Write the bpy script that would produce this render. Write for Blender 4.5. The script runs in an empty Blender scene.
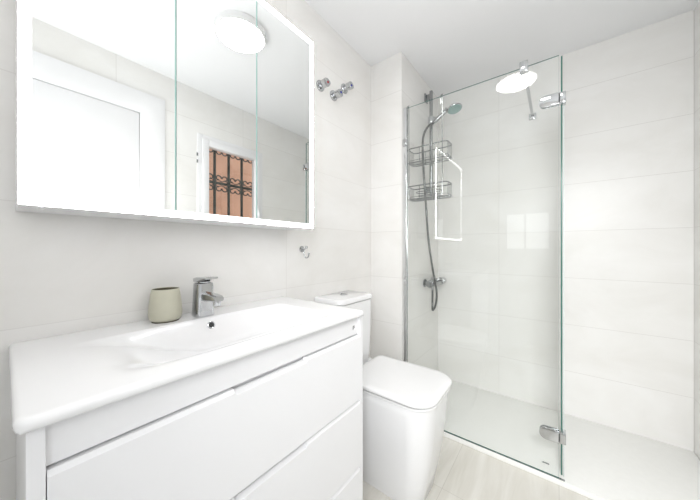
import bpy, bmesh, math, random
from mathutils import Vector, Matrix, Euler
random.seed(7)
PI = math.pi
C = bpy.context.scene.collection

# ------------------------------------------------------------------ camera, light, exposure
EYE = 1.113
cam = bpy.data.cameras.new('camera')
cam.sensor_width = 36.0
cam.lens = 266.43 / 700 * 36
cam.shift_y = -1.5 / 700
cam.clip_start = 0.01
cam_o = bpy.data.objects.new('camera', cam)
C.objects.link(cam_o)
cam_o.location = (0, 0, EYE)
cam_o.rotation_euler = (PI / 2, 0, math.radians(37.6))
bpy.context.scene.camera = cam_o

vs = bpy.context.scene.view_settings
vs.view_transform = 'Standard'
vs.look = 'None'
vs.gamma = 1
vs.use_curve_mapping = False
vs.exposure = 0.11

LAMP = 13          # ceiling lamp diffuser
LED = 32            # lit border of the mirror cabinet
DAY = 1.1            # daylight in the frosted window behind the camera
SKY = 1.3            # sky outside the barred window

w = bpy.data.worlds.new('world')
bpy.context.scene.world = w
w.use_nodes = True
w.node_tree.nodes['Background'].inputs[0].default_value = (0.86, 0.93, 1.0, 1)
w.node_tree.nodes['Background'].inputs[1].default_value = SKY

# added fill lights: upward ceiling bounce, and two in the back wall opening
def area(name, loc, rot, sx, sy, power, col=(1, 1, 1)):
    L = bpy.data.lights.new(name, 'AREA'); L.shape = 'RECTANGLE'; L.size = sx; L.size_y = sy
    L.energy = power; L.color = col
    o = bpy.data.objects.new(name, L); C.objects.link(o); o.location = loc
    o.rotation_euler = [math.radians(a) for a in rot]
    return o
area('bounce_fill', (.14, .18, 1.20), (180, 0, 0), .7, .9, 7.6)  # unseen upward fill, the room has no such lamp
area('opening_fill', (.325, -.58, 1.50), (71, 0, 11), .48, .9, 6.2).data.spread = math.radians(90)  # added fill aimed at the shower, no real source behind it
area('opening_fill_high', (.325, -.58, 1.90), (55, 0, 6), .48, .3, 2.9).data.spread = math.radians(75)  # second added fill, higher up and tilted further down

# room numbers (metres)
XL, XS, XR = -1.025, -0.79, 0.59       # vanity wall, shower side wall, right wall
YB, YP, YF = -0.50, 1.5745, 2.257      # wall behind the camera, pilaster front, far wall
ZC = 2.393
TRAY = 0.025

# ------------------------------------------------------------------ materials
def new_mat(name):
    m = bpy.data.materials.new(name)
    m.use_nodes = True
    return m, m.node_tree.nodes, m.node_tree.links

def plain(name, col, rough=0.4, metal=0.0, noise=0.0, nscale=8, spec=0.5, coat=0.0, bump=0.0):
    m, n, l = new_mat(name)
    b = n['Principled BSDF']
    b.inputs['Base Color'].default_value = (*col, 1)
    b.inputs['Roughness'].default_value = rough
    b.inputs['Metallic'].default_value = metal
    b.inputs['Specular IOR Level'].default_value = spec
    b.inputs['Coat Weight'].default_value = coat
    if noise or bump:
        t = n.new('ShaderNodeTexNoise')
        t.inputs['Scale'].default_value = nscale
        t.inputs['Detail'].default_value = 4
        g = n.new('ShaderNodeNewGeometry')
        l.new(g.outputs['Position'], t.inputs['Vector'])
        if noise:
            r = n.new('ShaderNodeValToRGB')
            r.color_ramp.elements[0].color = (*[c * (1 - noise) for c in col], 1)
            r.color_ramp.elements[1].color = (*[min(1, c * (1 + noise * .3)) for c in col], 1)
            r.color_ramp.elements[0].position = 0.3
            r.color_ramp.elements[1].position = 0.7
            l.new(t.outputs['Fac'], r.inputs['Fac'])
            l.new(r.outputs['Color'], b.inputs['Base Color'])
        if bump:
            bp = n.new('ShaderNodeBump')
            bp.inputs['Strength'].default_value = bump
            bp.inputs['Distance'].default_value = 0.002
            l.new(t.outputs['Fac'], bp.inputs['Height'])
            l.new(bp.outputs['Normal'], b.inputs['Normal'])
    return m

def mth(n, l, op, a, b=None):
    x = n.new('ShaderNodeMath'); x.operation = op
    for i, v in enumerate((a, b)):
        if v is None: continue
        if isinstance(v, (int, float)): x.inputs[i].default_value = v
        else: l.new(v, x.inputs[i])
    return x.outputs[0]

def joint(n, l, coord, per, off, wdt):
    """1 on a joint line of width wdt, period per"""
    a = mth(n, l, 'SUBTRACT', coord, off - per / 2)
    a = mth(n, l, 'DIVIDE', a, per)
    a = mth(n, l, 'FRACT', a)
    a = mth(n, l, 'SUBTRACT', a, 0.5)
    a = mth(n, l, 'ABSOLUTE', a)
    return mth(n, l, 'LESS_THAN', a, wdt / per / 2)

def tiles(name, axis_u, per_u, off_u, per_v, off_v, axis_v='Z', col=(0.87, 0.862, 0.845),
          grout=(0.70, 0.685, 0.66), wdt=0.0022, rough=0.22, streak=False, amount=0.06):
    m, n, l = new_mat(name)
    b = n['Principled BSDF']
    g = n.new('ShaderNodeNewGeometry')
    sp = n.new('ShaderNodeSeparateXYZ')
    l.new(g.outputs['Position'], sp.inputs[0])
    ju = joint(n, l, sp.outputs[axis_u], per_u, off_u, wdt)
    jv = joint(n, l, sp.outputs[axis_v], per_v, off_v, wdt)
    j = mth(n, l, 'MAXIMUM', ju, jv)
    t = n.new('ShaderNodeTexNoise')
    t.inputs['Detail'].default_value = 6
    t.inputs['Roughness'].default_value = 0.6
    mp = n.new('ShaderNodeMapping')
    l.new(g.outputs['Position'], mp.inputs['Vector'])
    mp.inputs['Scale'].default_value = (14, 1.6, 4) if streak else (2.2, 2.2, 3.2)
    t.inputs['Scale'].default_value = 1.0
    t.inputs['Distortion'].default_value = 0.6
    l.new(mp.outputs[0], t.inputs['Vector'])
    # every tile its own slight tone
    fu = mth(n, l, 'FLOOR', mth(n, l, 'DIVIDE', mth(n, l, 'SUBTRACT', sp.outputs[axis_u], off_u), per_u))
    fv = mth(n, l, 'FLOOR', mth(n, l, 'DIVIDE', mth(n, l, 'SUBTRACT', sp.outputs[axis_v], off_v), per_v))
    cb = n.new('ShaderNodeCombineXYZ')
    l.new(fu, cb.inputs[0]); l.new(fv, cb.inputs[1])
    wn = n.new('ShaderNodeTexWhiteNoise'); wn.noise_dimensions = '3D'
    l.new(cb.outputs[0], wn.inputs['Vector'])
    f = mth(n, l, 'ADD', t.outputs['Fac'], mth(n, l, 'MULTIPLY', mth(n, l, 'SUBTRACT', wn.outputs['Value'], 0.5), 0.14))
    r = n.new('ShaderNodeValToRGB')
    r.color_ramp.elements[0].position = 0.3; r.color_ramp.elements[1].position = 0.68
    r.color_ramp.elements[0].color = (col[0] * (1 - amount), col[1] * (1 - amount * 1.1), col[2] * (1 - amount * 1.35), 1)
    r.color_ramp.elements[1].color = (*[min(1, c * (1 + amount * .35)) for c in col], 1)
    l.new(f, r.inputs['Fac'])
    mx = n.new('ShaderNodeMix'); mx.data_type = 'RGBA'
    l.new(j, mx.inputs[0]); l.new(r.outputs['Color'], mx.inputs[6])
    mx.inputs[7].default_value = (*grout, 1)
    l.new(mx.outputs[2], b.inputs['Base Color'])
    b.inputs['Roughness'].default_value = rough
    bp = n.new('ShaderNodeBump'); bp.inputs['Strength'].default_value = 0.25
    bp.inputs['Distance'].default_value = 0.001
    l.new(mth(n, l, 'SUBTRACT', 1.0, j), bp.inputs['Height'])
    l.new(bp.outputs['Normal'], b.inputs['Normal'])
    b.inputs['Specular IOR Level'].default_value = 0.28
    return m

def glass_mat(name, tint=(0.988, 0.995, 0.991), rough=0.0, boost=1.0):
    m, n, l = new_mat(name)
    n.remove(n['Principled BSDF'])
    out = [x for x in n if x.type == 'OUTPUT_MATERIAL'][0]
    tr = n.new('ShaderNodeBsdfTransparent'); tr.inputs[0].default_value = (*tint, 1)
    gl = n.new('ShaderNodeBsdfGlossy'); gl.inputs['Roughness'].default_value = rough
    gl.inputs['Color'].default_value = (1, 1, 1, 1)
    fr = n.new('ShaderNodeFresnel')
    gm = n.new('ShaderNodeNewGeometry')
    ior = mth(n, l, 'SUBTRACT', 1.5, mth(n, l, 'MULTIPLY', gm.outputs['Backfacing'], 1.5 - 1 / 1.5))
    l.new(ior, fr.inputs['IOR'])
    mx = n.new('ShaderNodeMixShader')
    l.new(mth(n, l, 'MULTIPLY', fr.outputs[0], boost), mx.inputs[0])
    l.new(tr.outputs[0], mx.inputs[1]); l.new(gl.outputs[0], mx.inputs[2])
    l.new(mx.outputs[0], out.inputs[0])
    return m

def emit(name, col, s):
    m, n, l = new_mat(name)
    b = n['Principled BSDF']
    b.inputs['Base Color'].default_value = (0.8, 0.8, 0.8, 1)
    b.inputs['Emission Color'].default_value = (*col, 1)
    b.inputs['Emission Strength'].default_value = s
    return m

M = {}
TZ = 0.3055
M['tile_left'] = tiles('tile_left', 'Y', 0.90, 0.829, TZ, 0.0045, grout=(.77, .755, .73), amount=.07)
M['tile_far'] = tiles('tile_far', 'X', 0.922, -0.333, TZ, 0.0045, rough=.3)
M['tile_right'] = tiles('tile_right', 'Y', 0.90, 0.45, TZ, 0.0045)
M['tile_back'] = tiles('tile_back', 'X', 0.90, 0.10, TZ, 0.0045)
M['tile_shower'] = tiles('tile_shower', 'Y', 0.90, 1.40, TZ, 0.0045)
M['floor'] = tiles('floor_tile', 'X', 0.43, -0.416, 0.90, 0.34, axis_v='Y', col=(0.76, 0.745, 0.70),
                   grout=(0.56, 0.54, 0.49), wdt=0.002, rough=0.35, streak=True, amount=0.13)
M['ceiling'] = plain('ceiling_paint', (0.925, 0.93, 0.94), 0.9, noise=0.01, nscale=3)
M['tray'] = plain('tray_resin', (0.93, 0.93, 0.905), 0.55, noise=0.02, nscale=40, bump=0.35)
M['ceramic'] = plain('white_ceramic', (0.89, 0.89, 0.895), 0.12, noise=0.005, coat=0.2)
M['lacquer'] = plain('white_lacquer', (0.89, 0.89, 0.90), 0.28, noise=0.005)
M['lacquer_in'] = plain('white_board', (0.78, 0.78, 0.79), 0.45, noise=0.01)
M['plastic'] = plain('white_plastic', (0.90, 0.90, 0.90), 0.15, noise=0.005)
M['door'] = plain('door_paint', (0.86, 0.86, 0.87), 0.4, noise=0.01)
M['chrome'] = plain('chrome', (0.56, 0.57, 0.58), 0.06, 1.0, noise=0.03)
M['steel'] = plain('satin_steel', (0.36, 0.37, 0.375), 0.16, 1.0, noise=0.03)
M['black'] = plain('black_rubber', (0.02, 0.02, 0.02), 0.4, noise=0.05)
M['gap_shade'] = plain('grey_gap_shade', (0.16, 0.16, 0.165), 0.6, noise=0.05)  # shade of the toilet seat gaps, put into the colour
M['red'] = plain('red_mark', (0.35, 0.01, 0.02), 0.3, noise=0.02)
M['blue'] = plain('blue_mark', (0.01, 0.02, 0.35), 0.3, noise=0.02)
M['mirror'] = plain('mirror_silver', (0.93, 0.945, 0.94), 0.0, 1.0, noise=0.002)
M['edge'] = plain('green_glass_edge', (0.05, 0.17, 0.14), 0.1, noise=0.1)
M['edge_light'] = plain('pale_glass_edge', (0.45, 0.72, 0.66), 0.15, noise=0.05)
M['glass'] = glass_mat('clear_glass')
M['wglass'] = glass_mat('window_glass', (0.97, 0.98, 0.98))
M['seal'] = plain('clear_seal', (0.62, 0.70, 0.69), 0.2, noise=0.02)
M['led'] = emit('led_border', (1.0, 1.0, 1.0), LED)
M['led_soft'] = emit('led_halo', (1.0, 1.0, 1.0), 2.0)  # halo of the LED strip, given as emission
M['chrome_light'] = plain('chrome_profile', (0.78, 0.79, 0.80), 0.1, 1.0, noise=0.03)
M['hose'] = plain('hose_metal', (0.20, 0.205, 0.205), 0.25, 1.0, noise=0.05)
M['lamp'] = emit('lamp_diffuser', (1.0, 0.985, 0.96), LAMP)
M['day'] = emit('frosted_daylight', (0.97, 0.985, 1.0), DAY)
M['cup'] = plain('beige_glaze', (0.54, 0.525, 0.42), 0.35, noise=0.04, nscale=30)
M['cup_in'] = plain('brown_glaze', (0.11, 0.095, 0.06), 0.5, noise=0.08, nscale=30)
M['head_face'] = plain('grey_green_spray_face', (0.28, 0.42, 0.40), 0.3, noise=0.06, nscale=60)
M['terracotta'] = plain('terracotta_render', (0.74, 0.42, 0.28), 0.9, noise=0.12, nscale=6)
M['iron'] = plain('black_iron', (0.035, 0.045, 0.04), 0.45, noise=0.1)
M['logo'] = plain('dark_print', (0.03, 0.03, 0.035), 0.3, noise=0.05)
M['hole'] = plain('dark_hole', (0.03, 0.03, 0.03), 0.6, noise=0.05)

# ------------------------------------------------------------------ mesh builder
class MB:
    def __init__(s):
        s.bm = bmesh.new()
    def _merge(s, b, mi):
        for f in b.faces: f.material_index = mi
        me = bpy.data.meshes.new('tmp'); b.to_mesh(me); b.free()
        s.bm.from_mesh(me); bpy.data.meshes.remove(me)
    def box(s, x0, x1, y0, y1, z0, z1, bev=0.0, seg=2, mi=0, mat=None):
        b = bmesh.new()
        bmesh.ops.create_cube(b, size=1)
        for v in b.verts:
            v.co = Vector(((x0 + x1) / 2 + v.co.x * (x1 - x0), (y0 + y1) / 2 + v.co.y * (y1 - y0), (z0 + z1) / 2 + v.co.z * (z1 - z0)))
        if bev:
            bmesh.ops.bevel(b, geom=list(b.edges), offset=bev, segments=seg, affect='EDGES', profile=0.5)
        if mat: bmesh.ops.transform(b, matrix=mat, verts=list(b.verts))
        s._merge(b, mi); return s
    def cyl(s, p0, p1, r, r1=None, n=24, mi=0, bev=0.0):
        p0, p1 = Vector(p0), Vector(p1)
        r1 = r if r1 is None else r1
        d = (p1 - p0); L = d.length
        prof = [(0, 0), (r, 0), (r1, L), (0, L)]
        if bev:
            prof = [(0, 0), (r - bev, 0), (r - bev * .3, bev * .3), (r, bev), (r1, L - bev), (r1 - bev * .3, L - bev * .3), (r1 - bev, L), (0, L)]
        q = d.to_track_quat('Z', 'Y').to_matrix().to_4x4()
        return s.lathe(prof, n, mi, Matrix.Translation(p0) @ q)
    def lathe(s, prof, n=32, mi=0, mat=None):
        b = bmesh.new(); rings = []
        for r, z in prof:
            if r < 1e-7: rings.append([b.verts.new((0, 0, z))])
            else: rings.append([b.verts.new((r * math.cos(2 * PI * i / n), r * math.sin(2 * PI * i / n), z)) for i in range(n)])
        for a, c in zip(rings, rings[1:]):
            for i in range(n):
                j = (i + 1) % n
                if len(a) == 1 and len(c) == 1: continue
                if len(a) == 1: b.faces.new((a[0], c[j], c[i]))
                elif len(c) == 1: b.faces.new((a[i], a[j], c[0]))
                else: b.faces.new((a[i], a[j], c[j], c[i]))
        bmesh.ops.recalc_face_normals(b, faces=list(b.faces))
        if mat: bmesh.ops.transform(b, matrix=mat, verts=list(b.verts))
        s._merge(b, mi); return s
    def loft(s, rings, mi=0, cap=True, closed=True):
        b = bmesh.new(); vr = [[b.verts.new(p) for p in r] for r in rings]
        n = len(vr[0])
        for a, c in zip(vr, vr[1:]):
            for i in range(n if closed else n - 1):
                j = (i + 1) % n
                b.faces.new((a[i], a[j], c[j], c[i]))
        if cap:
            b.faces.new(list(reversed(vr[0]))); b.faces.new(vr[-1])
        bmesh.ops.recalc_face_normals(b, faces=list(b.faces))
        s._merge(b, mi); return s
    def tube(s, pts, r, n=10, mi=0, closed=False, radii=None):
        pts = [Vector(p) for p in pts]; N = len(pts); rings = []
        up = None
        for i, p in enumerate(pts):
            if closed: t = pts[(i + 1) % N] - pts[i - 1]
            else: t = pts[min(i + 1, N - 1)] - pts[max(i - 1, 0)]
            t.normalize()
            if up is None:
                up = Vector((0, 0, 1)) if abs(t.z) < 0.9 else Vector((1, 0, 0))
            up = (up - t * up.dot(t)).normalized()
            sd = t.cross(up)
            rr = radii[i] if radii else r
            rings.append([p + (up * math.cos(2 * PI * k / n) + sd * math.sin(2 * PI * k / n)) * rr for k in range(n)])
        if closed: rings.append(rings[0])
        return s.loft(rings, mi, cap=not closed)
    def prism(s, pts, lo, hi, axis='Z', bev=0.0, seg=2, mi=0):
        def mk(u, v, h):
            return {'Z': (u, v, h), 'X': (h, u, v), 'Y': (u, h, v)}[axis]
        b = bmesh.new()
        A = [b.verts.new(mk(u, v, lo)) for u, v in pts]; B = [b.verts.new(mk(u, v, hi)) for u, v in pts]
        fa = b.faces.new(A); fb = b.faces.new(B)
        n = len(pts)
        for i in range(n): b.faces.new((A[i], A[(i + 1) % n], B[(i + 1) % n], B[i]))
        bmesh.ops.recalc_face_normals(b, faces=list(b.faces))
        if bev:
            es = list(set(fa.edges) | set(fb.edges))
            bmesh.ops.bevel(b, geom=es, offset=bev, segments=seg, affect='EDGES', profile=0.5)
        s._merge(b, mi); return s
    def build(s, name, mats, parent=None, sharp=38):
        bm = s.bm
        bmesh.ops.remove_doubles(bm, verts=list(bm.verts), dist=1e-6)
        for f in bm.faces: f.smooth = True
        for e in bm.edges:
            e.smooth = len(e.link_faces) == 2 and e.calc_face_angle(0) < math.radians(sharp)
        me = bpy.data.meshes.new(name); bm.to_mesh(me); bm.free()
        for m in (mats if isinstance(mats, (list, tuple)) else [mats]): me.materials.append(m)
        o = bpy.data.objects.new(name, me); C.objects.link(o)
        if parent:
            o.parent = parent
            o.matrix_parent_inverse = Matrix.Translation(parent.location).inverted()
        return o

def thing(name, label, cat, loc, group=None):
    o = bpy.data.objects.new(name, None); C.objects.link(o)
    o.location = loc; o.empty_display_size = 0.05
    o['label'] = label; o['category'] = cat
    if group: o['group'] = group
    return o
def struct(o, label=None):
    o['kind'] = 'structure'
    if label: o['label'] = label
    return o
def rrect(x0, x1, y0, y1, r, n=6):
    """rounded rectangle outline; r one radius or four (x1y1, x0y1, x0y0, x1y0)"""
    rs = r if isinstance(r, (list, tuple)) else [r] * 4
    cs = [(x1, y1, -1, -1, 0), (x0, y1, 1, -1, 90), (x0, y0, 1, 1, 180), (x1, y0, -1, 1, 270)]
    out = []
    for (cx, cy, sx, sy, a0), q in zip(cs, rs):
        for k in range(n + 1):
            a = math.radians(a0 + 90 * k / n)
            out.append((cx + sx * q + q * math.cos(a), cy + sy * q + q * math.sin(a)))
    return out
def sect(outl, z): return [(x, y, z) for x, y in outl]

# ------------------------------------------------------------------ room shell
struct(MB().box(XL - .15, XR + .15, YB - .15, YF + .15, -0.12, 0).build('floor', M['floor']), 'pale grey streaked stone tile floor')
struct(MB().box(XL - .15, XR + .15, YB - .15, YF + .15, ZC, ZC + .12).build('ceiling', M['ceiling']), 'plain white painted ceiling')
struct(MB().box(XL - .15, XL, YB, YF, 0, ZC).build('wall_left', M['tile_left']), 'pale tiled wall behind the vanity and toilet')
struct(MB().box(XL, XS, YP, YF, 0, ZC).build('wall_shower', [M['tile_shower']]), 'pale tiled boxed-out wall at the shower head end')
struct(MB().box(XL - .15, XR + .15, YF, YF + .15, 0, ZC).build('wall_far', M['tile_far']), 'pale tiled wall at the back of the shower')
# right wall with door and window openings
WY0, WY1, WZ0, WZ1 = 0.95, 1.552, 0.98, 2.05
DY0, DY1, DZ1 = -0.13, 0.575, 2.055
m = MB()
m.box(XR, XR + .15, YB, DY0, 0, ZC); m.box(XR, XR + .15, DY0, DY1, DZ1, ZC)
m.box(XR, XR + .15, DY1, WY0, 0, ZC)
m.box(XR, XR + .15, WY0, WY1, 0, WZ0); m.box(XR, XR + .15, WY0, WY1, WZ1, ZC)
m.box(XR, XR + .15, WY1, YF, 0, ZC)
struct(m.build('wall_right', M['tile_right']), 'pale tiled wall holding the door and the barred window')
# wall behind the camera with a small frosted window
BX0, BX1, BZ0, BZ1 = -0.475, -0.045, 1.10, 1.53
m = MB()
m.box(XL - .15, BX0, YB - .15, YB, 0, ZC); m.box(BX1, .075, YB - .15, YB, 0, ZC)
m.box(.075, XR + .15, YB - .15, YB, 2.04, ZC); m.box(.575, XR + .15, YB - .15, YB, 0, 2.04)  # leaves an opening, added to let in the fill light
m.box(BX0, BX1, YB - .15, YB, 0, BZ0); m.box(BX0, BX1, YB - .15, YB, BZ1, ZC)
struct(m.build('wall_back', M['tile_back']), 'pale tiled wall opposite the shower')

# window_2: frosted, two lights
m = MB()
fw = 0.012
m.box(BX0, BX1, YB - .05, YB - .01, BZ1 - fw, BZ1, .002); m.box(BX0, BX1, YB - .05, YB - .01, BZ0, BZ0 + fw, .002)
for x0, x1 in ((BX0, BX0 + fw), ((BX0 + BX1) / 2 - .03, (BX0 + BX1) / 2 - .008), (BX1 - fw, BX1)):
    m.box(x0, x1, YB - .05, YB - .01, BZ0 + fw, BZ1 - fw, .002)
w2 = struct(m.build('window_2', M['door']), 'small frosted window seen reflected in the shower glass')
MB().box(BX0 + .004, BX1 - .004, YB - .038, YB - .03, BZ0 + .004, BZ1 - .004).build('pane', M['day'], w2)

# window_1: white casement with a pane
m = MB()
fo = 0.093
def frame(m, y0, y1, z0, z1, wd, xa, xb, bev):
    m.box(xa, xb, y0, y0 + wd, z0, z1, bev); m.box(xa, xb, y1 - wd, y1, z0, z1, bev)
    m.box(xa, xb, y0 + wd, y1 - wd, z0, z0 + wd, bev); m.box(xa, xb, y0 + wd, y1 - wd, z1 - wd, z1, bev)
frame(m, WY0, WY1, WZ0, WZ1, .045, XR - .004, XR + .06, .002)
w1 = struct(m.build('window_1', M['door']), 'white casement window with a barred view of a terracotta wall')
m = MB(); frame(m, WY0 + .038, WY1 - .028, WZ0 + .04, WZ1 - .034, .053, XR - .012, XR + .05, .004)
m.build('sash', M['door'], w1)
MB().box(XR + .012, XR + .018, WY0 + .085, WY1 - .06, WZ0 + .08, WZ1 - .075).build('pane', M['wglass'], w1)
for z in (1.87, 1.815, 1.20, 1.15):
    MB().cyl((XR - .016, WY0 - .004, z - .012), (XR - .016, WY0 - .004, z + .012), .006, n=12).build('hinge', M['steel'], w1)
m = MB(); m.box(XR - .022, XR - .012, WY1 - .062, WY1 - .04, 1.42, 1.50, .003)
m.box(XR - .036, XR - .022, WY1 - .058, WY1 - .044, 1.36, 1.47, .004)
m.build('handle', M['door'], w1)

# door_1
m = MB()
cw = 0.15
m.prism([(DY0 - cw, 0), (DY0, 0), (DY0, DZ1), (DY1, DZ1), (DY1, 0), (DY1 + cw, 0), (DY1 + cw, DZ1 + cw), (DY0 - cw, DZ1 + cw)], XR - .014, XR, 'X', .004)
m.box(XR + .036, XR + .15, DY1 - .012, DY1, 0, DZ1, .001); m.box(XR + .036, XR + .15, DY0, DY0 + .012, 0, DZ1, .001)
m.box(XR + .036, XR + .15, DY0, DY1, DZ1 - .012, DZ1, .001)
d1 = struct(m.build('door_1', M['door']), 'white door with a wide white frame, seen in the mirror')
m = MB(); m.box(XR - .008, XR + .034, DY0 + .0015, DY1 - .0015, .008, DZ1 - .0015, .008)
m.build('door_leaf', M['door'], d1)
m = MB(); m.cyl((XR - .012, DY0 + .07, 1.0), (XR - .004, DY0 + .07, 1.0), .025, n=24)
m.cyl((XR - .05, DY0 + .07, 1.0), (XR - .01, DY0 + .07, 1.0), .009, n=16)
m.cyl((XR - .05, DY0 + .062, 1.0), (XR - .05, DY0 + .18, 1.0), .009, n=16, bev=.003)
m.build('door_handle', M['chrome'], d1)

# outside: terracotta wall across a narrow light well
struct(MB().box(1.75, 1.85, -0.8, 4.6, -0.4, 3.4).build('wall_outside', M['terracotta']), 'terracotta coloured wall outside the barred window')

# wrought-iron grille
GX = XR + .11
gr = thing('window_grille', 'black wrought-iron window grille with scrolls in front of the terracotta wall', 'grille', (GX, 1.26, WZ0 - .02))
for y in [.884 + .129 * k for k in range(7)]:
    m = MB()
    m.box(GX - .007, GX + .007, y - .010, y + .010, WZ0 - .02, WZ1 + .12, .002)
    m.build('bar', M['iron'], gr)
for z in (1.30, 1.70, 2.03):
    MB().box(GX - .004, GX + .004, .86, 1.68, z - .012, z + .012, .001).build('cross_bar', M['iron'], gr)
def scroll(y, z, sy, sz):
    pts = []
    for k in range(22):
        a = k / 21 * 1.6 * PI
        r = .029 * (1 - .62 * k / 21)
        pts.append((GX, y + sy * (.031 - r * math.cos(a) * 1.0), z + sz * (.045 + r * math.sin(a) * 1.0)))
    return pts
for z, szs in ((1.70, (1, -1)), (1.30, (1, -1)), (2.03, (-1,))):
    for k in range(6):
        yc = .884 + .129 * k + .0645
        for sz in szs:
            m = MB()
            for sy in (-1, 1):
                m.tube(scroll(yc, z, sy, sz), .0055, 6)
            m.tube([(GX, yc - .058, z + sz * .010), (GX, yc - .04, z + sz * .03), (GX, yc, z + sz * .018), (GX, yc + .04, z + sz * .03), (GX, yc + .058, z + sz * .010)], .004, 6)
            m.build('scroll', M['iron'], gr)

# ceiling lamp
LX, LY = -0.235, 0.85
t = thing('ceiling_lamp', 'round white flush ceiling lamp, lit, seen in the mirror', 'lamp', (LX, LY, ZC))
MB().lathe([(0, 0), (.140, 0), (.140, -.034), (.137, -.037), (.130, -.037), (.128, -.016), (0, -.016)], 64, mat=Matrix.Translation((LX, LY, ZC))).build('base', M['plastic'], t)
MB().lathe([(0, -.0165), (.127, -.0165), (.127, -.034), (.118, -.0365), (0, -.037)], 64, mat=Matrix.Translation((LX, LY, ZC))).build('diffuser', M['lamp'], t)

# ------------------------------------------------------------------ shower tray and screen
m = MB()
m.prism([(XS + .001, 1.590), (XR - .001, 1.590), (XR - .001, YF - .001), (XS + .001, YF - .001)], 0.0, TRAY, bev=.003)
o = m.build('shower_tray', M['tray']); o['label'] = 'low white textured shower tray filling the shower floor'; o['category'] = 'shower tray'

GY = 1.600       # glass plane
GT = 2.026
sc = thing('shower_screen', 'fixed clear glass shower panel with chrome fittings, left of the opening', 'shower screen', (-.38, GY, TRAY))
def pane(x0, x1, y0, y1, z0, z1, big, edges=(1, 1)):
    """glass slab; faces on the big axis are clear, rim faces are green"""
    b = MB(); b.box(x0, x1, y0, y1, z0, z1, .0006, 1)
    for f in b.bm.faces:
        nrm = f.normal
        f.material_index = 0 if abs(nrm[big]) > .9 else 1
    return b
b = pane(XS + .006, .014, GY - .003, GY + .003, TRAY + .004, GT, 1)
b.bm.normal_update()
for f in b.bm.faces: f.material_index = 0 if abs(f.normal[1]) > .9 else 1
b.build('glass_panel', [M['glass'], M['edge']], sc)
m = MB(); m.box(XS + .0005, XS + .028, GY - .011, GY - .0045, TRAY, GT, .001); m.box(XS + .0005, XS + .028, GY + .0045, GY + .011, TRAY, GT, .001)
m.build('wall_profile', M['chrome_light'], sc)
MB().box(XS + .030, .036, GY - .005, GY + .005, TRAY, TRAY + .0035, .0005).build('bottom_seal', M['steel'], sc)
for z in (1.80, 0.30):
    MB().box(XS + .002, XS + .034, GY - .020, GY - .0045, z - .022, z + .022, .003).build('wall_clip', M['chrome'], sc)
# hinges
for z in (1.819, 0.226):
    m = MB()
    ol = rrect(-.062, .016, z - .028, z + .028, (.003, .027, .027, .003), 8)
    m.prism(ol, GY - .016, GY - .0045, 'Y', .002)
    m.prism(ol, GY + .0045, GY + .012, 'Y', .002)
    m.box(.0195, .040, GY - .014, GY + .03, z - .026, z + .026, .003)
    m.cyl((.018, GY - .006, z - .027), (.018, GY - .006, z + .027), .0055, n=16)
    hg = m.build('hinge', M['chrome'], sc)
    MB().box(.013, .0165, GY - .0175, GY - .0155, z - .020, z + .020, 0).build('gasket', M['black'], hg)
# support bar from the top of the glass to the far wall
bar = MB().cyl((-.125, GY + .004, 2.034), (-.125, YF - .002, 2.034), .0085, n=20).build('support_bar', M['chrome'], sc)
MB().box(-.143, -.107, GY - .015, GY + .022, 1.998, 2.052, .003).build('glass_clamp', M['chrome'], bar)
MB().box(-.146, -.104, YF - .012, YF - .0005, 2.013, 2.055, .003).build('wall_flange', M['chrome'], bar)
# small printed mark low on the glass
m = MB()
yk = GY - .0052
m.prism(rrect(-.052, -.022, .0755, .0785, .001, 3), yk, yk + .0004, 'Y')
for k in range(5):
    m.prism([(-.046 + k * .0045, .079), (-.0435 + k * .0045, .079), (-.0430 + k * .0045, .0835 - abs(k - 2) * .0009), (-.045 + k * .0045, .0835 - abs(k - 2) * .0009)], yk, yk + .0004, 'Y')
m.build('printed_mark', M['logo'], sc)

dr = thing('shower_door', 'clear glass shower door, swung inwards and seen edge on', 'shower door', (.024, 1.9, TRAY))
b = pane(.0215, .0275, GY + .012, 2.19, TRAY + .014, GT, 0)
b.bm.normal_update()
for f in b.bm.faces: f.material_index = 0 if abs(f.normal[0]) > .9 else 1
b.build('glass_panel', [M['glass'], M['edge']], dr)
MB().box(.0305, .0335, GY + .010, GY + .020, TRAY + .012, 1.79, .001).build('edge_seal', M['seal'], dr)

# ------------------------------------------------------------------ shower fittings
RX, RY = -0.745, 1.975
rl = thing('shower_rail', 'vertical chrome shower slide rail on the side wall', 'shower rail', (RX, RY, 1.50))
MB().cyl((RX, RY, 1.515), (RX, RY, 2.305), .0125, n=20, bev=.002).build('pole', M['steel'], rl)
for z in (2.262, 1.560):
    m = MB(); m.box(XS + .0005, XS + .012, RY - .026, RY + .026, z - .03, z + .03, .003)
    m.box(XS + .008, RX + .004, RY - .012, RY + .012, z - .022, z + .022, .003)
    m.build('bracket', M['steel'], rl)
m = MB(); m.cyl((RX, RY, 2.045), (RX, RY, 2.110), .023, n=24, bev=.003)
m.cyl((RX + .01, RY, 2.075), (RX + .045, RY - .004, 2.083), .017, n=20, bev=.003)
m.cyl((RX, RY + .012, 2.072), (RX, RY + .04, 2.072), .012, n=16, bev=.002)
m.build('slider', M['chrome'], rl)

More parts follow.
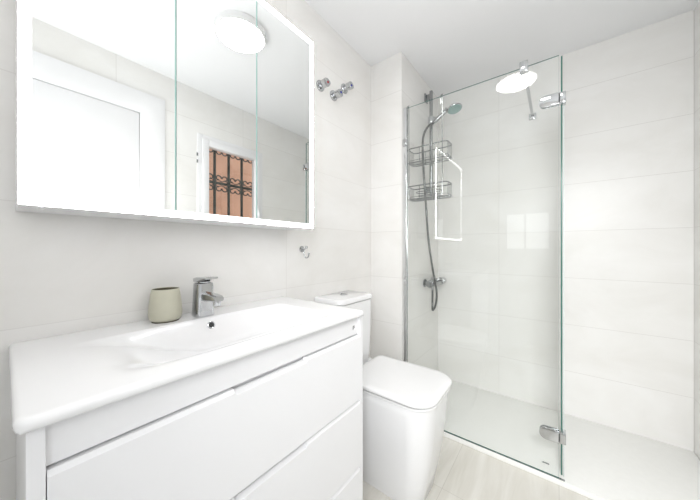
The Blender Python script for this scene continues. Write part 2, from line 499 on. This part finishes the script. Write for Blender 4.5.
# hand shower, resting in the slider
H0 = Vector((RX + .030, RY - .030, 2.045)); H1 = Vector((RX + .128, RY - .020, 2.120))
hs = thing('hand_shower', 'chrome hand shower with a round grey-green spray face, in its holder', 'hand shower', tuple(H0))
hd = Vector((RX + .176, RY - .015, 2.112))
m = MB(); pts = [H0 + (H1 - H0) * (k / 10) for k in range(11)]
m.tube(pts, .011, 14, radii=[.011, .013, .015, .015, .0145, .014, .0135, .0135, .0135, .015, .019])
m.build('handle', M['steel'], hs)
nrm = Vector((.22, -.12, -.96)).normalized()
q = nrm.to_track_quat('Z', 'Y').to_matrix().to_4x4()
mt = Matrix.Translation(hd) @ q
MB().lathe([(0, -.026), (.018, -.025), (.036, -.016), (.050, -.004), (.052, .004), (.049, .008), (.0, .008)], 40, mat=mt).build('head', M['chrome'], hs)
m = MB(); m.lathe([(0, .0082), (.046, .0082), (.046, .0105), (.040, .0125), (0, .0135)], 40, mat=mt)
m.build('spray_face', M['head_face'], hs)

# mixer
MX, MYc, MZ = -0.735, 2.03, 0.850
mx = thing('shower_mixer', 'chrome single-lever shower mixer low on the shower side wall', 'mixer tap', (MX, MYc, MZ - .03))
m = MB(); m.cyl((MX, MYc - .115, MZ), (MX, MYc + .10, MZ), .029, n=28, bev=.005)
m.build('body', M['steel'], mx)
MB().cyl((MX, MYc + .103, MZ), (MX, MYc + .185, MZ), .031, n=28, bev=.006).build('control_knob', M['chrome'], mx)
for y in (MYc - .075, MYc + .075):
    m = MB(); m.cyl((XS + .0005, y, MZ), (XS + .010, y, MZ), .032, n=28, bev=.003)
    m.cyl((XS + .008, y, MZ), (MX, y, MZ), .015, n=20)
    m.build('rosette', M['steel'], mx)
m = MB(); m.cyl((MX, MYc, MZ + .01), (MX, MYc, MZ + .038), .029, n=28, bev=.004)
m.box(MX - .01, MX + .075, MYc - .016, MYc + .016, MZ + .012, MZ + .030, .005)
m.build('lever', M['chrome'], mx)
MB().cyl((MX, MYc - .05, MZ - .05), (MX, MYc - .05, MZ - .015), .011, n=16).build('outlet', M['chrome'], mx)

# hose
def bez(P, n=12):
    """catmull-rom through P"""
    P = [Vector(p) for p in P]; out = []
    Q = [P[0] * 2 - P[1]] + P + [P[-1] * 2 - P[-2]]
    for i in range(1, len(Q) - 2):
        for k in range(n):
            t = k / n
            a, b_, c, d = Q[i - 1], Q[i], Q[i + 1], Q[i + 2]
            out.append(.5 * ((2 * b_) + (c - a) * t + (2 * a - 5 * b_ + 4 * c - d) * t * t + (3 * b_ - a - 3 * c + d) * t ** 3))
    out.append(P[-1]); return out
hp = [H0 + Vector((-.004, 0, -.004)), (RX + .010, RY - .085, 2.005), (RX - .004, RY - .145, 1.90), (RX + .000, RY - .15, 1.70),
      (RX + .006, RY - .12, 1.45), (RX + .012, RY - .09, 1.20), (RX + .035, RY - .07, 0.98), (RX + .052, RY - .03, 0.80),
      (RX + .046, RY - .03, 0.70), (RX + .022, RY - .025, 0.655), (MX - .002, MYc - .05, 0.70), (MX, MYc - .05, MZ - .05)]
hp = bez(hp, 14)
m = MB(); rr = [.0084 if k % 2 else .0072 for k in range(len(hp))]
m.tube(hp, .007, 10, radii=rr)
o = m.build('shower_hose', M['hose'], sharp=60); o['label'] = 'grey metal shower hose hanging in a loop between hand shower and mixer'; o['category'] = 'hose'

# wire caddy hung over the glass
cd = thing('shower_caddy', 'chrome wire shower caddy with two baskets, hung over the glass panel', 'shower caddy', (-.65, 1.66, 1.43))
CX0, CX1, CY0, CY1 = -.768, -.512, 1.617, 1.722
for x in (-.758, -.541):
    m = MB()
    hk = [(x, GY - .008, GT - .05), (x, GY - .0085, GT - .01), (x, GY - .006, GT + .004), (x, GY + .002, GT + .008), (x, GY + .012, GT + .002), (x, CY0 - .001, GT - .03), (x, CY0 - .001, 1.44)]
    m.tube(bez(hk, 6), .0028, 8)
    m.build('hanger_rod', M['steel'], cd)
def basket(z0, z1, inner):
    m = MB(); r = .0024
    def loop(z, i=0, rad=r * 1.5, rc=.022):
        m.tube([(x, y, z) for x, y in rrect(CX0 + i, CX1 - i, CY0 + i, CY1 - i, rc, 5)], rad, 8, closed=True)
    loop(z1, 0, .0036); loop(z0 + .012, .002, .0018); loop(z0, .004, .0024)
    for k in range(5):
        y = CY0 + .014 + k * (CY1 - CY0 - .028) / 4
        m.tube(bez([(CX0 + .002, y, z1), (CX0 + .003, y, z0 + .01), (CX0 + .012, y, z0), (CX1 - .012, y, z0), (CX1 - .003, y, z0 + .01), (CX1 - .002, y, z1)], 3), .0014, 6)
    for k in range(2):
        x = CX0 + .08 + k * (CX1 - CX0 - .16)
        m.tube([(x, CY0 + .003, z1), (x, CY0 + .004, z0), (x, CY1 - .004, z0), (x, CY1 - .003, z1)], .0016, 6)
    if inner:
        m.tube([(x, y, z0 + .045) for x, y in rrect(CX0 + .04, CX1 - .05, CY0 + .02, CY1 - .02, .03, 6)], .0024, 8, closed=True)
        m.tube([(x, y, z0 + .022) for x, y in rrect(CX0 + .055, CX1 - .065, CY0 + .028, CY1 - .028, .022, 6)], .002, 8, closed=True)
    m.build('basket', M['steel'], cd)
basket(1.672, 1.762, False)
basket(1.435, 1.517, True)

# ------------------------------------------------------------------ mirror cabinet
CY_0, CY_1, CZ0, CZ1, XM = 0.0167, 0.8345, 1.202, 2.024, -0.850
mc = thing('mirror_cabinet', 'wide three-door mirror cabinet with a lit white border, above the washbasin', 'mirror cabinet', (-.94, .45, CZ0))
MB().box(XL + .001, XM - .006, CY_0, CY_1, CZ0, CZ1, .001, 1).build('body', M['lacquer'], mc)
bw = .018
m = MB()
def ring0(m, a, b_, x0, x1):
    m.box(x0, x1, CY_0 + a, CY_0 + b_, CZ0 + a, CZ1 - a); m.box(x0, x1, CY_1 - b_, CY_1 - a, CZ0 + a, CZ1 - a)
    m.box(x0, x1, CY_0 + b_, CY_1 - b_, CZ0 + a, CZ0 + b_); m.box(x0, x1, CY_0 + b_, CY_1 - b_, CZ1 - b_, CZ1 - a)
ring0(m, 0, bw, XM - .0059, XM - .0017)
m.build('frame', M['lacquer'], mc)
m = MB()
frx0, frx1 = XM - .0016, XM + .0022
def ring(m, a, b_):
    m.box(frx0, frx1, CY_0 + a, CY_0 + b_, CZ0 + a, CZ1 - a); m.box(frx0, frx1, CY_1 - b_, CY_1 - a, CZ0 + a, CZ1 - a)
    m.box(frx0, frx1, CY_0 + b_, CY_1 - b_, CZ0 + a, CZ0 + b_); m.box(frx0, frx1, CY_0 + b_, CY_1 - b_, CZ1 - b_, CZ1 - a)
ring(m, .0005, .005)
lb = m.build('light_border', M['led'], mc)
m = MB(); ring(m, .0052, bw)
m.build('halo_band', M['led_soft'], lb)  # glow around the narrow LED strip, put in as an emissive band
ds = [CY_0 + bw, .297, .555, CY_1 - bw]
for k in range(3):
    y0, y1 = ds[k] + (.0012 if k else .0002), ds[k + 1] - (.0012 if k < 2 else .0002)
    m = MB(); m.box(XM - .0056, XM + .0004, y0, y1, CZ0 + bw, CZ1 - bw - .0022)
    m.bm.normal_update()
    for f in m.bm.faces: f.material_index = 0 if f.normal.x > .9 else 1
    if k < 2: m.box(XM - .0005, XM + .0010, y1 - .0018, y1, CZ0 + bw, CZ1 - bw, mi=1)
    m.build('mirror_door', [M['mirror'], M['edge_light']], mc)
MB().box(XM - .02, XM - .004, CY_0 + .028, CY_0 + .034, CZ0 - .004, CZ0 - .0005).build('catch', M['steel'], mc)

# ------------------------------------------------------------------ washbasin and vanity
ZT = 0.887
bx0, bx1, by0, by1 = XL + .001, -.550, .0065, .809
def lin(a, b, n): return [a + (b - a) * i / (n - 1) for i in range(n)]
def basin_z(x, y):
    def S(t):
        t = max(0, min(1, t)); return t * t * (3 - 2 * t)
    fx = S((x + .905) / .045) * S((-.598 - x) / .10)
    fy = S((y - .09) / .30) * S((.700 - y) / .085)
    return -.085 * fx * fy
R_ = .009; RC = .020
xs = [bx0] + lin(bx0 + .002, bx1 - R_, 80) + [bx1 - R_ * (1 - math.sin(a * PI / 12)) for a in range(1, 7)]
ys = [by0 + R_ * (1 - math.cos(a * PI / 12)) for a in range(0, 6)] + lin(by0 + R_, by1 - R_, 130) + [by1 - R_ * (1 - math.sin(a * PI / 12)) for a in range(1, 7)]
b = bmesh.new(); G = []
def place(x, y):
    # round the two front corners in plan
    px, py = x, y
    cxx = bx1 - RC
    for cyy, sgn in ((by0 + RC, -1), (by1 - RC, 1)):
        dx, dy = x - cxx, (y - cyy) * sgn
        if dx > 0 and dy > 0:
            mxx = max(dx, dy); L = math.hypot(dx, dy)
            k = mxx / L if L > 1e-9 else 1
            dx *= k; dy *= k
            px, py = cxx + dx, cyy + dy * sgn
    return px, py
def edge_d(x, y):
    d = min(bx1 - x, y - by0, by1 - y)
    return d
for x in xs:
    row = []
    for y in ys:
        d = edge_d(x, y)
        dz = 0 if d >= R_ else -(R_ - math.sqrt(max(0, R_ * R_ - (R_ - d) ** 2)))
        px, py = place(x, y)
        row.append(b.verts.new((px, py, ZT + dz + basin_z(x, y))))
    G.append(row)
for i in range(len(xs) - 1):
    for j in range(len(ys) - 1):
        b.faces.new((G[i][j], G[i + 1][j], G[i + 1][j + 1], G[i][j + 1]))
# skirt
rim = [G[i][0] for i in range(len(xs))] + [G[-1][j] for j in range(1, len(ys))] + [G[i][-1] for i in range(len(xs) - 2, -1, -1)] + [G[0][j] for j in range(len(ys) - 2, 0, -1)]
prev = rim
cxm, cym = (bx0 + bx1) / 2, (by0 + by1) / 2
for zz, ins in ((ZT - .013, 0), (ZT - .017, .002), (ZT - .019, .006)):
    cur = [b.verts.new((min(v.co.x, bx1 - ins), max(by0 + ins, min(v.co.y, by1 - ins)), zz)) for v in rim]
    for i in range(len(rim)):
        j = (i + 1) % len(rim)
        b.faces.new((prev[i], cur[i], cur[j], prev[j]))
    prev = cur
bmesh.ops.recalc_face_normals(b, faces=list(b.faces))
wb = thing('washbasin', 'white ceramic washbasin top with an integrated rectangular bowl, on the vanity', 'washbasin', (-.78, .41, ZT))
m = MB(); m._merge(b, 0); m.build('basin_top', M['ceramic'], wb, sharp=60)
# overflow + drain
ox, oy = -.8895, .412
oz = ZT + basin_z(ox, oy)
gx = (basin_z(ox + .002, oy) - basin_z(ox - .002, oy)) / .004
on = Vector((-gx, 0, 1)).normalized()
mt = Matrix.Translation(Vector((ox, oy, oz)) + on * .002) @ on.to_track_quat('Z', 'Y').to_matrix().to_4x4()
ov = MB().lathe([(.0085, -.004), (.0085, .0016), (.0100, .0022), (.0118, .0012), (.0122, -.002)], 28, mat=mt).build('overflow_ring', M['chrome'], wb)
MB().lathe([(0, .0008), (.0088, .0008), (.0088, -.003), (0, -.003)], 24, mat=mt).build('overflow_hole', M['hole'], ov)
MB().lathe([(0, .006), (.024, .005), (.030, .001), (.031, -.002), (0, -.002)], 32, mat=Matrix.Translation((-.752, .43, ZT + basin_z(-.752, .43)))).build('drain', M['chrome'], wb)

# basin mixer
TX, TY = -.942, .410
tp = thing('basin_tap', 'chrome single-lever basin tap beside the beige tumbler', 'tap', (TX, TY, ZT))
m = MB()
rings = []
for z, a, bb, off in ((0, .0275, .0275, 0), (.004, .0285, .0285, 0), (.02, .0265, .0275, 0), (.06, .0245, .0265, .001), (.100, .024, .026, .003), (.110, .0235, .0255, .003), (.112, .021, .023, .003)):
    rings.append([(x, y, ZT + z) for x, y in rrect(TX + off - a, TX + off + a, TY - bb, TY + bb, .011, 5)])
m.loft(rings)
m.build('body', M['chrome'], tp)
m = MB(); rings = []
for s_, hw, hh, dz in ((0, .017, .014, 0), (.03, .017, .013, .001), (.06, .0165, .011, .002), (.092, .016, .009, .001), (.100, .014, .007, 0)):
    rings.append([(TX + .012 + s_, TY + u, ZT + .066 + dz + v + s_ * .02) for u, v in rrect(-hw, hw, -hh, hh, .006, 4)])
m.loft(rings)
m.cyl((TX + .098, TY, ZT + .046), (TX + .098, TY, ZT + .064), .011, n=20)
sp_ = m.build('spout', M['chrome'], tp)
MB().cyl((TX + .098, TY, ZT + .0445), (TX + .098, TY, ZT + .0462), .009, n=20).build('aerator', M['black'], sp_)
m = MB(); m.cyl((TX + .004, TY, ZT + .110), (TX + .005, TY, ZT + .118), .020, n=28)
rings = []
for s_, hw, z0, z1 in ((-.022, .024, .114, .127), (0, .0255, .115, .131), (.030, .024, .121, .132), (.056, .021, .127, .133)):
    rings.append([(TX + .004 + s_, TY + u, ZT + v) for u, v in rrect(-hw, hw, z0, z1, .003, 3)])
m.loft(rings)
m.build('lever', M['chrome'], tp)

# tumbler
cx_, cy_ = -.970, .310
cu = thing('tumbler', 'beige ceramic tumbler standing on the basin ledge against the wall', 'tumbler', (cx_, cy_, ZT))
mt = Matrix.Translation((cx_, cy_, ZT))
MB().lathe([(0, .003), (.036, .003), (.0405, .006), (.0440, .014), (.0448, .026), (.0435, .050), (.0405, .075), (.0370, .099), (.0362, .1005), (.0350, .099)], 48, mat=mt).build('cup_body', M['cup'], cu)
MB().lathe([(.0350, .099), (.0375, .06), (.039, .02), (.036, .010), (0, .009)], 48, mat=mt).build('lining', M['cup_in'], cu)
MB().lathe([(0, 0), (.036, 0), (.037, .003), (0, .003)], 48, mat=mt).build('foot', M['cup_in'], cu)

# vanity unit
XD = -.5625
vt = thing('vanity_unit', 'white gloss vanity unit with three handleless drawers under the washbasin', 'vanity unit', (-.78, .41, .07))
VY0, VY1, VZ0, VZ1 = .0177, .808, .07, ZT - .0195
for y0, y1 in ((VY0, VY0 + .018), (VY1 - .018, VY1)):
    MB().box(XL + .002, XD, y0, y1, VZ0, VZ1, .0008, 1).build('side_panel', M['lacquer'], vt)
MB().box(XL + .002, XL + .014, VY0 + .018, VY1 - .018, VZ0, VZ1 - .12).build('back_panel', M['lacquer_in'], vt)
MB().box(XL + .014, XD - .03, VY0 + .018, VY1 - .018, VZ0, VZ0 + .016).build('bottom_panel', M['lacquer_in'], vt)
tr = MB().box(XD - .026, XD - .010, VY0 + .018, VY1 - .018, .803, VZ1, .0008, 1).box(XD - .036, XD - .0262, VY0 + .018, VY1 - .018, .755, VZ1, 0).build('top_rail', M['lacquer'], vt)
# small dark emblem on the rail (a hooked bar with a loop)
m = MB()
ex = XD - .0100; ey, ez = .760, .822
m.box(ex, ex + .0006, ey, ey + .0022, ez, ez + .014)
m.box(ex, ex + .0006, ey, ey + .0090, ez + .0118, ez + .014)
m.box(ex, ex + .0006, ey + .0070, ey + .0090, ez + .0055, ez + .014)
m.box(ex, ex + .0006, ey + .0022, ey + .0090, ez + .0050, ez + .0072)
m.build('emblem', M['logo'], tr)
tops = [.799, .557, .315]; bots = [.564, .322, .080]
for zt, zb in zip(tops, bots):
    y0, y1 = VY0 + .0190, VY1 - .0145
    n0, n1 = .317, .527
    x1, x0 = XD + .001, XD - .018
    ch, nd = .007, .006
    # front panel with a chamfered top edge and a lowered grip in the middle
    ysec = [(y0, 0), (n0 - .004, 0), (n0, 1), (n1, 1), (n1 + .004, 0), (y1, 0)]
    rings = []
    for y, k in ysec:
        zt_ = zt - nd * k
        rings.append([(x0, y, zb), (x1 - .0015, y, zb), (x1, y, zb + .0015), (x1, y, zt_ - ch), (x1 - ch * (1.0 + .8 * k), y, zt_), (x0, y, zt_)])
    m = MB(); m.loft(rings)
    dw = m.build('drawer', M['lacquer'], vt, sharp=15)
    m = MB()
    m.box(XL + .06, XD - .038, y0 + .012, y0 + .026, zb + .03, zt - .07); m.box(XL + .06, x0 - .0005, y1 - .026, y1 - .012, zb + .03, zt - .07)
    m.box(XL + .06, XL + .072, y0 + .026, y1 - .026, zb + .03, zt - .07); m.box(XL + .06, XD - .038, y0 + .012, y1 - .012, zb + .018, zb + .03)
    m.build('drawer_box', M['lacquer_in'], dw)

# ------------------------------------------------------------------ toilet
TC = 1.170
tl = thing('toilet', 'white close-coupled toilet with a square lid, between vanity and shower', 'toilet', (-.7, TC, 0))
m = MB()
def bowl(x0, x1, hw, r, rb, z): return [(x, y, z) for x, y in rrect(x0, x1, TC - hw, TC + hw, (r, rb, rb, r), 10)]
rings = [bowl(-1.00, -.458, .118, .070, .01, 0.0), bowl(-1.00, -.452, .121, .074, .01, .008), bowl(-1.0, -.435, .132, .080, .01, .10),
         bowl(-1.0, -.413, .148, .088, .015, .22), bowl(-1.0, -.400, .160, .095, .02, .34), bowl(-1.0, -.393, .167, .10, .02, .42),
         bowl(-1.0, -.391, .169, .10, .02, .452), bowl(-.998, -.395, .166, .098, .02, .457)]
m.loft(rings)
m.build('bowl', M['ceramic'], tl)
m = MB(); ol = rrect(-.818, -.384, TC - .176, TC + .176, (.095, .03, .03, .095), 12)
m.prism(ol, .4605, .468, 'Z', .002)
m.build('seat', M['plastic'], tl)
m = MB()
rings = []
for ins, z in ((.020, .4735), (.002, .4755), (.0, .478), (.0, .487), (.002, .4905), (.008, .4935), (.03, .4945)):
    rings.append([(x, y, z) for x, y in rrect(-.820 + ins, -.380 - ins, TC - .180 + ins, TC + .180 - ins, (.095 - ins * .5, .03, .03, .095 - ins * .5), 12)])
m.loft(rings)
m.build('lid', M['plastic'], tl, sharp=50)
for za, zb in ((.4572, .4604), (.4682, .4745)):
    MB().prism(rrect(-.806, -.391, TC - .168, TC + .168, (.088, .02, .02, .088), 10), za, zb, 'Z').build('gap_shade_strip', M['gap_shade'], tl)  # dark strips put in under lid and seat as the gap shade
for y in (TC - .08, TC + .08):
    MB().cyl((-.822, y - .015, .470), (-.822, y + .015, .470), .009, n=16, bev=.002).build('hinge', M['chrome'], tl)
m = MB(); rings = []
def tank(ix, hw, r, z): return [(x, y, z) for x, y in rrect(XL + .003, -.846 - ix, TC - hw, TC + hw, (r, .005, .005, r), 8)]
rings = [tank(.012, .135, .03, .456), tank(.004, .143, .034, .52), tank(.0, .149, .036, .66), tank(-.002, .152, .038, .822)]
m.loft(rings)
m.build('tank', M['ceramic'], tl)
m = MB(); rings = []
for ins, z in ((.013, .8225), (.011, .8270), (.0, .8285), (.0, .846), (.004, .851), (.012, .853)):
    rings.append([(x, y, z) for x, y in rrect(XL + .003, -.838 - ins, TC - .157 + ins, TC + .157 - ins, (.04, .005, .005, .04), 8)])
m.loft(rings)
tlid = m.build('tank_lid', M['ceramic'], tl, sharp=50)
m = MB(); m.lathe([(.0, .0), (.020, .0), (.020, .004), (.018, .0055), (0, .0055)], 32, mat=Matrix.Translation((-.945, TC, .853)) @ Matrix.Diagonal((1, 1.3, 1, 1)))
fb = m.build('flush_button', M['chrome'], tlid)
MB().box(-.966, -.924, TC - .0008, TC + .0008, .8583, .8590).build('button_split', M['black'], fb)
vz = .69
m = MB(); m.cyl((-.955, TC + .149, vz), (-.955, TC + .168, vz), .010, n=16, bev=.002)
m.build('inlet_nut', M['chrome'], tl)

# ------------------------------------------------------------------ stop valves and hook on the wall
def valve(y, z, rot, col, label, i):
    v = thing('stop_valve', label, 'valve', (XL, y, z), 'chrome stop valves on the tiled wall')
    MB().lathe([(0, 0), (.029, 0), (.029, .006), (.026, .010), (.016, .012), (0, .012)], 36, mat=Matrix.Translation((XL, y, z)) @ Matrix.Rotation(PI / 2, 4, 'Y')).build('escutcheon', M['chrome'], v)
    m = MB(); rings = []
    for s_, r in ((.010, .016), (.022, .016), (.026, .0205), (.056, .0215), (.060, .0195)):
        ring = []
        for k in range(24):
            a = 2 * PI * k / 24
            rr = r * (1 + (.10 * math.cos(3 * (a - rot)) if s_ > .022 else 0))
            ring.append((XL + s_, y + rr * math.cos(a), z + rr * math.sin(a)))
        rings.append(ring)
    m.loft(rings)
    hnd = m.build('valve_handle', M['chrome'], v, sharp=50)
    MB().lathe([(0, 0), (.006, 0), (.006, .0012), (0, .0016)], 20, mat=Matrix.Translation((XL + .0602, y, z)) @ Matrix.Rotation(PI / 2, 4, 'Y')).build('colour_mark', M[col], hnd)
valve(1.060, 2.006, .3, 'red', 'chrome stop valve with a red mark, nearest the mirror cabinet', 0)
valve(1.170, 2.002, 1.1, 'blue', 'chrome stop valve with a blue mark, lowest and middle of the three', 1)
valve(1.270, 2.090, 2.0, 'blue', 'chrome stop valve with a blue mark, furthest from the mirror cabinet', 2)

hy, hz = .925, 1.110
hk = thing('robe_hook', 'small chrome double wall hook under the corner of the mirror cabinet', 'hook', (XL, hy, hz))
MB().cyl((XL + .0005, hy, hz), (XL + .008, hy, hz), .016, n=28, bev=.002).build('mount', M['chrome'], hk)
m = MB(); m.tube(bez([(XL + .006, hy, hz), (XL + .018, hy, hz - .012), (XL + .022, hy, hz - .032), (XL + .034, hy, hz - .044), (XL + .050, hy, hz - .038), (XL + .054, hy, hz - .024)], 6), .0034, 10)
m.cyl((XL + .054, hy, hz - .026), (XL + .054, hy, hz - .017), .005, n=12, bev=.001)
m.build('lower_hook', M['chrome'], hk)
m = MB(); m.tube(bez([(XL + .006, hy, hz), (XL + .022, hy, hz), (XL + .034, hy, hz + .006)], 6), .004, 10)
m.cyl((XL + .034, hy, hz + .004), (XL + .040, hy, hz + .014), .0065, n=14, bev=.002)
m.build('upper_peg', M['chrome'], hk)
